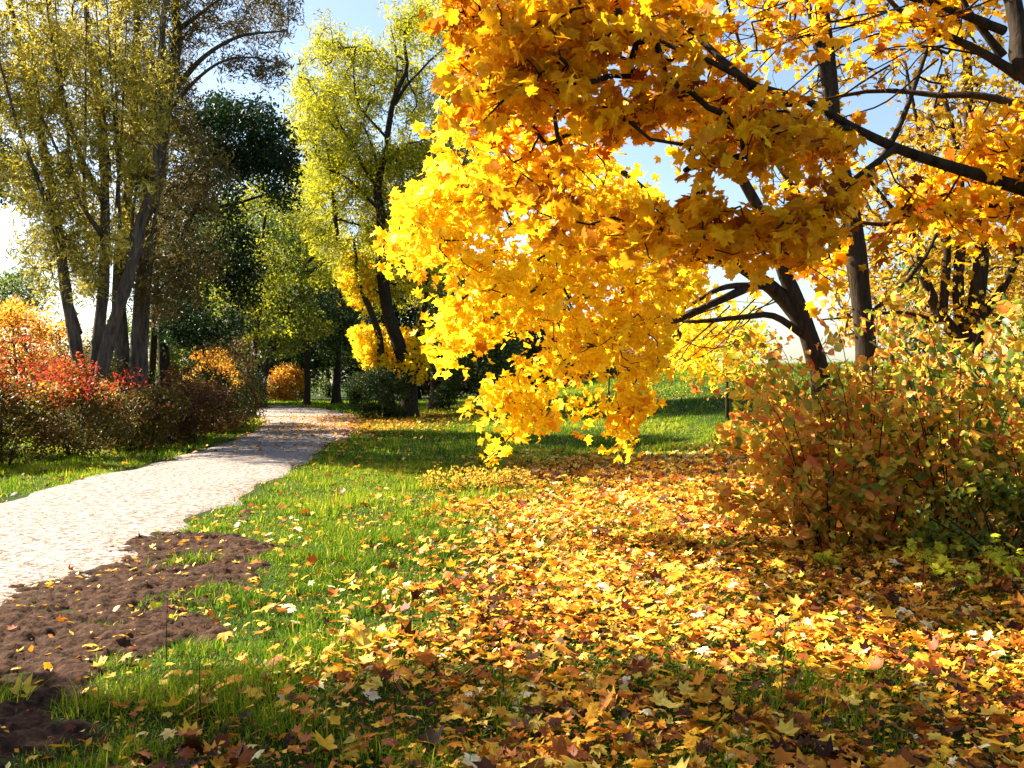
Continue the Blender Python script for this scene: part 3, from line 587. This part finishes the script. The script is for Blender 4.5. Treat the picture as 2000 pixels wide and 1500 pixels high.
# B: leaning golden maple
t = Tree('maple_tree', ground_at(1628, 12), 'leaning golden maple whose bright yellow boughs sweep down to the grass')
t.limb([t.base+[0, 0, -.1], *PL(12, (1612, 820), (1592, 700), (1555, 615), (1505, 560), (1450, 525, -.2), (1380, 470, -.5), (1300, 400, -.8), (1210, 320, -1))], .185, .03, 'trunk', True)
t.limb(PL(12, (1590, 700), (1560, 600), (1535, 540), (1505, 450, -.2), (1440, 330, -.4), (1350, 200, -.7), (1250, 90, -1)), .12, .025)
t.limb(PL(11.9, (1490, 548), (1400, 590, -.4), (1290, 640, -.8), (1200, 672, -1.1), (1130, 708, -1.4), (1085, 700, -1.6)), .06, .012)
t.limb(PL(11.9, (1510, 560), (1420, 560, -.3), (1340, 600, -.7), (1230, 655, -1)), .045, .012)
t.limb(PL(12, (1575, 660), (1510, 617, -.2), (1450, 620, -.4), (1340, 628, -.4), (1260, 600, .4)), .05, .01)
t.limb(PL(12, (1450, 525, -.2), (1350, 500, -.6), (1200, 520, -1.4), (1050, 560, -2), (920, 600, -2.2)), .06, .01)
t.limb(PL(12, (1380, 470, -.5), (1250, 430, -1.2), (1080, 430, -2), (930, 450, -2.2), (820, 480, -2.4)), .06, .01)
t.limb(PL(11, (1085, 700, -.6), (1010, 660, -.7), (930, 650, -.9)), .014, .006)
t.limb(PL(11, (1120, 705, -.6), (1060, 790, -.8), (1000, 850, -.9), (955, 895, -1)), .014, .005)
t.limb(PL(11, (1200, 672, -.3), (1190, 760, -.5), (1200, 840, -.6)), .012, .005)
t.add_clumps(NY([(1300, 560), (1500, 570), (1500, 690), (1450, 750), (1380, 735), (1310, 700)], .8, 3, 120, 1.2, .45, 26, lambda a, b: 12+0*a))
for k in range(9):
    x0 = 1545-rng.uniform(0, 170); y0 = 590+.25*(1545-x0)*rng.uniform(-1, 1); L = rng.uniform(.4, 1.3)
    t.limb(PL(11.8, (x0, y0), (x0-75*L, y0+60*L+rng.uniform(-25, 25), -.2), (x0-165*L+rng.uniform(-50, 50), y0+150*L+rng.uniform(-60, 40), -.4)), .010, .003, 'twig', sides=5, wob=2.2)
polyB = [(765, 480), (800, 400), (850, 350), (880, 290), (860, 250), (900, 200), (960, 230), (1050, 250), (1200, 330), (1330, 450), (1380, 560), (1300, 590), (1290, 640), (1290, 720), (1250, 735), (1190, 700), (1140, 710), (1090, 740), (1030, 725), (1000, 690), (950, 680), (880, 705), (855, 680), (845, 640), (880, 600), (850, 590), (810, 570), (780, 520)]
t.add_clumps(NY(polyB, -2.7, .1, 1080, 1.0, .52, 21, lambda a, b: 10.8+.0022*(a-1000), zf=3.0))
t.add_clumps(NY([(955, 765), (990, 745), (1020, 755), (1015, 785), (985, 800), (950, 805), (940, 785)], -.5, .5, 34, 1, .1, 22, lambda a, b: 10+0*a))
t.add_clumps(NY([(1075, 740), (1080, 800), (1050, 830), (1000, 860), (970, 880), (955, 875), (985, 845), (1035, 790)], -.35, .35, 30, 1, .1, 23, lambda a, b: 10+0*a))
t.add_clumps(NY([(1195, 740), (1260, 745), (1255, 810), (1250, 860), (1205, 865), (1195, 820)], -.4, .4, 40, 1, .1, 24, lambda a, b: 10.2+0*a))
t.add_clumps(NY([(1125, 770), (1150, 770), (1150, 835), (1130, 840)], -.2, .2, 8, 1, .1, 25, lambda a, b: 10.2+0*a))
cl = t.grow(.0028, -.03, seglen=.22, expo=.40)
t.leaves(MAPLE_LO, 'maple_gold', 9, .19, .106, .35, .75, .45, spray=.30, bias=(-.35, -.05, -.28), wid=.42)

# upright maple behind it
t = Tree('maple_tree', ground_at(1700, 13.5), 'upright maple with a straight dark trunk and thin ochre crown', bark='bark_dark')
t.limb([t.base+[0, 0, -.1], *PL(13.5, (1692, 800), (1690, 650), (1676, 520), (1655, 380), (1630, 220), (1612, 60), (1600, -150))], .19, .075, 'trunk', True)
t.limb(PL(13.5, (1640, 290), (1615, 180), (1590, 60), (1560, -80)), .07, .03)
t.limb(PL(13.5, (1676, 520), (1560, 380), (1480, 250), (1450, 100), (1400, -60)), .05, .015)
t.limb(PL(13.5, (1655, 400), (1740, 280), (1800, 130), (1850, -50)), .06, .015)
t.limb(PL(13.5, (1690, 620), (1760, 560), (1820, 480), (1850, 380)), .04, .012)
t.add_clumps(NY([(1330, -150), (1960, -150), (1960, 120), (1880, 300), (1850, 480), (1720, 640), (1620, 600), (1500, 420), (1380, 200), (1300, 0)], -.2, 3.5, 950, .9, .51, 31, lambda a, b: 13.5+0*a))
t.grow(.0032, .05, seglen=.3)
t.leaves(MAPLE_LO, 'maple_ochre', 3, .24, .115, .3, .7, .5, droop=.3)

# multi stem maple at right
t = Tree('maple_tree', ground_at(1896, 16), 'many stemmed dark trunked maple with sparse yellow leaves at the far right')
bb = t.base
t.limb([bb+[0, 0, -.1], *PL(16, (1898, 720), (1905, 620), (1918, 480), (1905, 330), (1890, 160), (1870, 0))], .20, .05, 'stem', True)
t.limb(PL(16, (1898, 690), (1872, 580), (1880, 440), (1870, 300), (1840, 150)), .12, .03, 'stem')
t.limb(PL(16, (1896, 680), (1840, 620), (1805, 540), (1795, 470), (1740, 400), (1700, 350)), .13, .03, 'stem')
t.limb(PL(16, (1840, 620), (1850, 500), (1845, 420), (1800, 280), (1770, 120)), .08, .02, 'stem')
t.limb(PL(16, (1840, 630), (1760, 610), (1680, 618), (1600, 625)), .04, .012)
t.limb(PL(16, (1900, 640), (1960, 560), (2010, 440), (2040, 300)), .09, .02, 'stem')
t.limb(PL(16, (1898, 660), (1960, 630), (2050, 640)), .06, .02)
t.add_clumps(NY([(1640, 400), (1780, 220), (1950, 120), (2120, 150), (2120, 700), (2000, 720), (1930, 640), (1850, 690), (1760, 620), (1640, 680), (1620, 560)], -.7, 3.8, 1350, .8, .47, 33, lambda a, b: 16+0*a))
t.grow(.0036, .05, seglen=.35)
t.leaves(MAPLE_LO, 'maple_ochre', 4, .28, .125, .3, .7, .5, lo=.1, droop=.3)

# near maple, its trunk just outside the right edge
t = Tree('maple_tree', np.array([4.4, 6.2, float(H(4.4, 6.2))]), 'near maple with heavy limbs and big orange gold leaves hanging from the upper right')
t.limb([t.base+[0, 0, -.1], (4.35, 6.2, 1.2), (4.2, 6.2, 2.4), tuple(P(2190, 330, 6.3)), tuple(P(2080, 200, 6.5)), tuple(P(1992, 140, 6.6)), tuple(P(1972, 60, 6.7)), tuple(P(1945, -80, 6.8)), tuple(P(1900, -300, 7))], .19, .045, 'trunk', True, power=.5)
t.limb([*PL(6, (2230, 470), (2080, 400), (1950, 355), (1850, 325, -.1), (1760, 295, -.2), (1660, 250, -.3), (1570, 200, -.4), (1470, 172, -.5), (1370, 120, -.6), (1290, 90, -.5), (1200, 30, -.3))], .060, .007, wob=1.1)
t.limb([*PL(6.2, (2150, 270), (1990, 205, .4), (1900, 186, .5), (1840, 188, .6), (1770, 180, .7), (1690, 180, .8), (1600, 200, .8))], .04, .012)
t.limb([*PL(6.6, (1992, 150), (1930, 110), (1860, 75), (1790, 50), (1720, -20)), ], .04, .015)
t.limb([*PL(6.6, (1960, 110), (1890, 20), (1850, -60))], .035, .012)
t.limb([*PL(6.1, (2200, 420), (2060, 410, .3), (1900, 400, .5), (1800, 420, .6), (1720, 440, .7), (1620, 420, .6))], .04, .01)
t.limb([*PL(5.7, (1660, 250), (1560, 260, -.2), (1450, 300, -.4), (1330, 330, -.6))], .02, .008, wob=1.6)
t.limb([*PL(5.6, (1560, 200), (1450, 210, .1), (1300, 220, .3), (1180, 190, .6))], .024, .008, wob=1.6)
t.limb([*PL(5.5, (1470, 172), (1380, 90, .3), (1290, 0, .5), (1200, -100, .7))], .025, .01)
t.limb([*PL(6.6, (1960, 60), (1800, 0, -.3), (1600, -40, -.6), (1350, -60, -.5), (1100, -60, 0))], .035, .01)
t.limb([*PL(5.7, (1750, 290), (1680, 340, -.2), (1600, 400, -.3), (1500, 460, -.4))], .02, .007)
nearPoly = [(905, -120), (1380, -120), (1400, 40), (1440, 150), (1560, 215), (1660, 275), (1700, 380), (1690, 470), (1640, 470), (1645, 570), (1600, 560), (1500, 510), (1400, 500), (1280, 520), (1180, 470), (1090, 470), (1010, 400), (930, 410), (960, 300), (880, 150), (880, 40)]
for k in range(13):
    x0 = rng.uniform(1650, 1980); y0 = rng.uniform(-40, 150); L = rng.uniform(.5, 1.4); a_ = rng.uniform(.05, .95)
    t.limb(PL(6.5, (x0, y0), (x0-110*L, y0+110*L*a_-10+rng.uniform(-25, 25), -.1), (x0-230*L, y0+230*L*a_*.85+rng.uniform(-35, 35), -.3), (x0-330*L, y0+300*L*a_*.8+rng.uniform(-50, 50), -.4)), .009, .0025, 'twig', sides=5, wob=2.2)
t.add_clumps(NY(nearPoly, -.7, 1.6, 900, 1.5, .51, 41, lambda a, b: 5.4+.0*a, zf=2.8))
t.add_clumps(NY([(1820, 330), (1900, 250), (2000, 200), (2150, 200), (2200, 470), (2050, 470), (1960, 440), (1900, 480), (1830, 440), (1740, 460), (1730, 410)], -.6, 1.0, 210, 1.6, .42, 43, lambda a, b: 6.2+0*a))
t.add_clumps(NY([(1400, -120), (2000, -120), (1950, 60), (1750, 120), (1600, 120), (1450, 100)], -.3, 1.8, 90, 1.6, .5, 44, lambda a, b: 6.0+0*a))
t.grow(.0032, -.02, seglen=.16, expo=.42)
t.leaves(MAPLE_HI, 'maple_orange', 8, .16, .096, .65, .6, .45, spray=.20, bias=(-.3, -.05, -.15), wid=.42)

# far saplings seen through the stems on the right
bgtree('meadow_tree', 1420, 30, 'small yellow tree beyond the leaning maple, out on the meadow', [[(1420, 700), (1415, 640)]], [[(1310, 660), (1380, 600), (1470, 610), (1510, 660), (1480, 720), (1380, 730), (1320, 710)]], 'willow_green', 120, per=26, leaf=.13, rad=.5, depth=1.5, r=.06, lo=.4)
bgtree('meadow_tree', 1810, 34, 'yellow green tree behind the many stemmed maple', [[(1810, 700), (1805, 560)]], [[(1730, 540), (1800, 470), (1900, 470), (1960, 560), (1950, 690), (1760, 700), (1730, 620)]], 'leaf_green', 260, per=26, leaf=.16, rad=.6, depth=2.5, r=.12, lo=.3)
bgtree('meadow_tree', 2010, 30, 'dense dark yellow tree cut by the right edge of the photo', [[(2010, 700), (2005, 560)]], [[(1930, 480), (2000, 420), (2120, 420), (2120, 700), (1960, 700), (1930, 600)]], 'maple_ochre', 260, per=26, leaf=.16, rad=.6, depth=2.5, r=.12)

# ------------------------------------------------------------------ right shrubs
DG = 'dogwood shrubs on the right of the leaf carpet'
dog = [(3.0, 9.3, .55, .55, .74, 'pink and orange dogwood shrub leaning over the leaf carpet, leftmost of its thicket', 170, -.15),
       (3.5, 9.6, .72, .6, 1.02, 'tall yellow dogwood shrub in front of the leaning maple trunk', 250, 0),
       (4.25, 9.4, .8, .6, 1.0, 'yellow and peach dogwood shrub in the middle of the right thicket', 250, 0),
       (4.95, 8.8, .7, .6, .98, 'greener dogwood shrub cut by the right edge of the photo', 220, 0),
       (3.4, 11.0, .9, .7, 1.05, 'orange dogwood shrub behind, at the foot of the leaning maple', 200, 0),
       (5.0, 11.0, 1.0, .8, 1.12, 'peach leaved dogwood shrub behind, below the many stemmed maple', 240, 0)]
for k, (x, y, a, b_, c_, lb, n, ln) in enumerate(dog):
    base = np.array([x, y, float(H(x, y))]); t = Tree('dogwood_shrub', base, lb, 'shrub', DG, 'bark_red'); cl = []
    for q in range(19):
        an = rng.uniform(0, 6.283); rr = rng.uniform(.15, 1)**.7; hh = c_*2.12*rng.uniform(.42, 1.2)*(1-.25*rr*rr)
        e = np.array([math.cos(an)*a*1.2*rr+ln*1.3, math.sin(an)*b_*rr, hh]); s0 = base+[math.cos(an)*.2*rr, math.sin(an)*.2*rr, -.03]
        pts = [s0, s0+e*[.25, .25, .45], s0+e*[.62, .62, .82], s0+e+[math.cos(an)*.08, 0, -.02*rr]]
        L = t.limb(pts, .010, .003, 'stem', sides=5)
        for u in np.linspace(.22, 1, 13):
            p = L[min(len(L)-1, int(u*len(L)))]; sp = .05+.17*(1-u)**.5
            cl.append(p+rng.normal(0, 1, 3)*[sp, sp, sp*.6])
    t.add_clumps(np.array(cl)); t.grow(.0018, .05, seglen=.12, maxr=.008)
    pos = np.array(cl); lo, hi = (-.02, -.03, 0, .05, -.05, -.03)[k], (.85, .95, 1.05, 1.1, .85, .95)[k]
    t.leaves(OVATE, 'dogwood', 4, .13, .128, -.05, 1, .12, lo, hi); t.leaves(OVATE, 'dogwood', 3, .17, .075, .05, 1, .5, lo, hi, name='small_leaves')
shrub('undergrowth', (4.3, 8.5), (.9, .35, .42), 'low green undergrowth at the front of the dogwood thicket', 'dogwood', 110, 9, OVATE, .075, .16, stems=9, seed=97, lo=.5)
shrub('bramble', tuple(ground_at(925, 14.8)[:2]), (.85, .5, .14), 'low dark bramble patch between green grass and leaf carpet', 'leaf_orange', 95, 12, OVATE, .05, .15, stems=8, seed=98, lo=.5, thr=.45, nf=3)

# maple seedlings
seeds = [(1800, 1130, 7.5, .34, 'large bright yellow green maple seedling on the leaf carpet below the thicket'), (1860, 1150, 7.2, .26, 'yellow green maple seedling right of the largest one'),
         (1930, 1100, 7.9, .34, 'tall yellow green maple seedling nearest the greener dogwood'), (1975, 1130, 7.3, .3, 'yellow green maple seedling at the right edge of the photo'), (1615, 1110, 8.3, .14, 'tiny pale green seedling among fallen leaves')]
for px, py, d, h, lb in seeds:
    t = Tree('maple_seedling', ground_at(px, d), lb, 'seedling', 'maple seedlings at the front of the thicket', 'bark_red')
    t.limb([t.base, t.base+[.02, 0, h*.6], t.base+[.0, .02, h]], .004, .002, 'stem', sides=5)
    nl = 12; a = rng.uniform(0, 6.28, nl); rr = rng.uniform(.03, h*.6, nl)
    t.add_clumps(t.base+np.stack([np.cos(a)*rr, np.sin(a)*rr, h*rng.uniform(.5, 1.05, nl)], 1)); t.grow(.0016, .1, twig_name='petioles', seglen=.08)
    t.leaves(MAPLE_HI, 'seedling', 2, .06, .085, .9, .6, .5)
# thin saplings in the foreground
sap = [(325, 5.6, .36, 'thin sapling with small yellow leaves beside the bare soil'), (392, 4.6, .30, 'bare dark twig standing in the shaded grass at lower left'), (775, 4.6, .28, 'bare twig in the leaves at the lower centre'), (1525, 4.9, .48, 'tall thin bare twig rising from leaves at the lower right'), (1180, 9.2, .4, 'pale dry stem standing in the middle of the leaf carpet'), (985, 4.9, .34, 'thin dry stem at the shaded edge of the leaf carpet')]
for k, (px, d, h, lb) in enumerate(sap):
    t = Tree('sapling', ground_at(px, d), lb, 'sapling', None, 'bark_dark')
    lx = rng.uniform(-.05, .09)
    t.limb([t.base+[0, 0, -.02], t.base+[lx*.4, 0, h*.5], t.base+[lx, .02, h]], .0035, .0016, 'stem', sides=5)
    t.add_clumps(t.base+np.array([[lx+.04, 0, h*1.02], [lx-.05, .02, h*.9], [lx*.5+.05, 0, h*.72]])); t.grow(.0012, .05, seglen=.08)
    if k == 0: t.leaves(OVATE, 'seedling', 4, .04, .05, .5, .8, .5, lo=.6)

# ------------------------------------------------------------------ tree standing left of the frame that shades the foreground
hc = 7.6; off = hc/math.tan(R(SUN_EL)); lx, ly = 0.2+math.sin(R(SUN_AZ))*off, 3.45+math.cos(R(SUN_AZ))*off
t = Tree('lime_tree', np.array([lx, ly, float(H(lx, ly))]), 'golden tree standing outside the photo beside the path, shading the foreground')
t.limb([t.base+[0, 0, -.1], t.base+[.1, 0, 2.5], t.base+[0, .2, 5], t.base+[.2, 0, 8.5]], .25, .05, 'trunk', True)
t.add_clumps(ell(t.base+[0, 0, hc], (4.3, 1.9, .9), 620, .9, .36, 99))
t.grow(.006, .08, seglen=.4); t.leaves(SMALL, 'maple_gold', 30, .4, .12, .3, .7, .5)
print('tris', sum(len(o.data.polygons) for o in bpy.data.objects if o.type == 'MESH'))
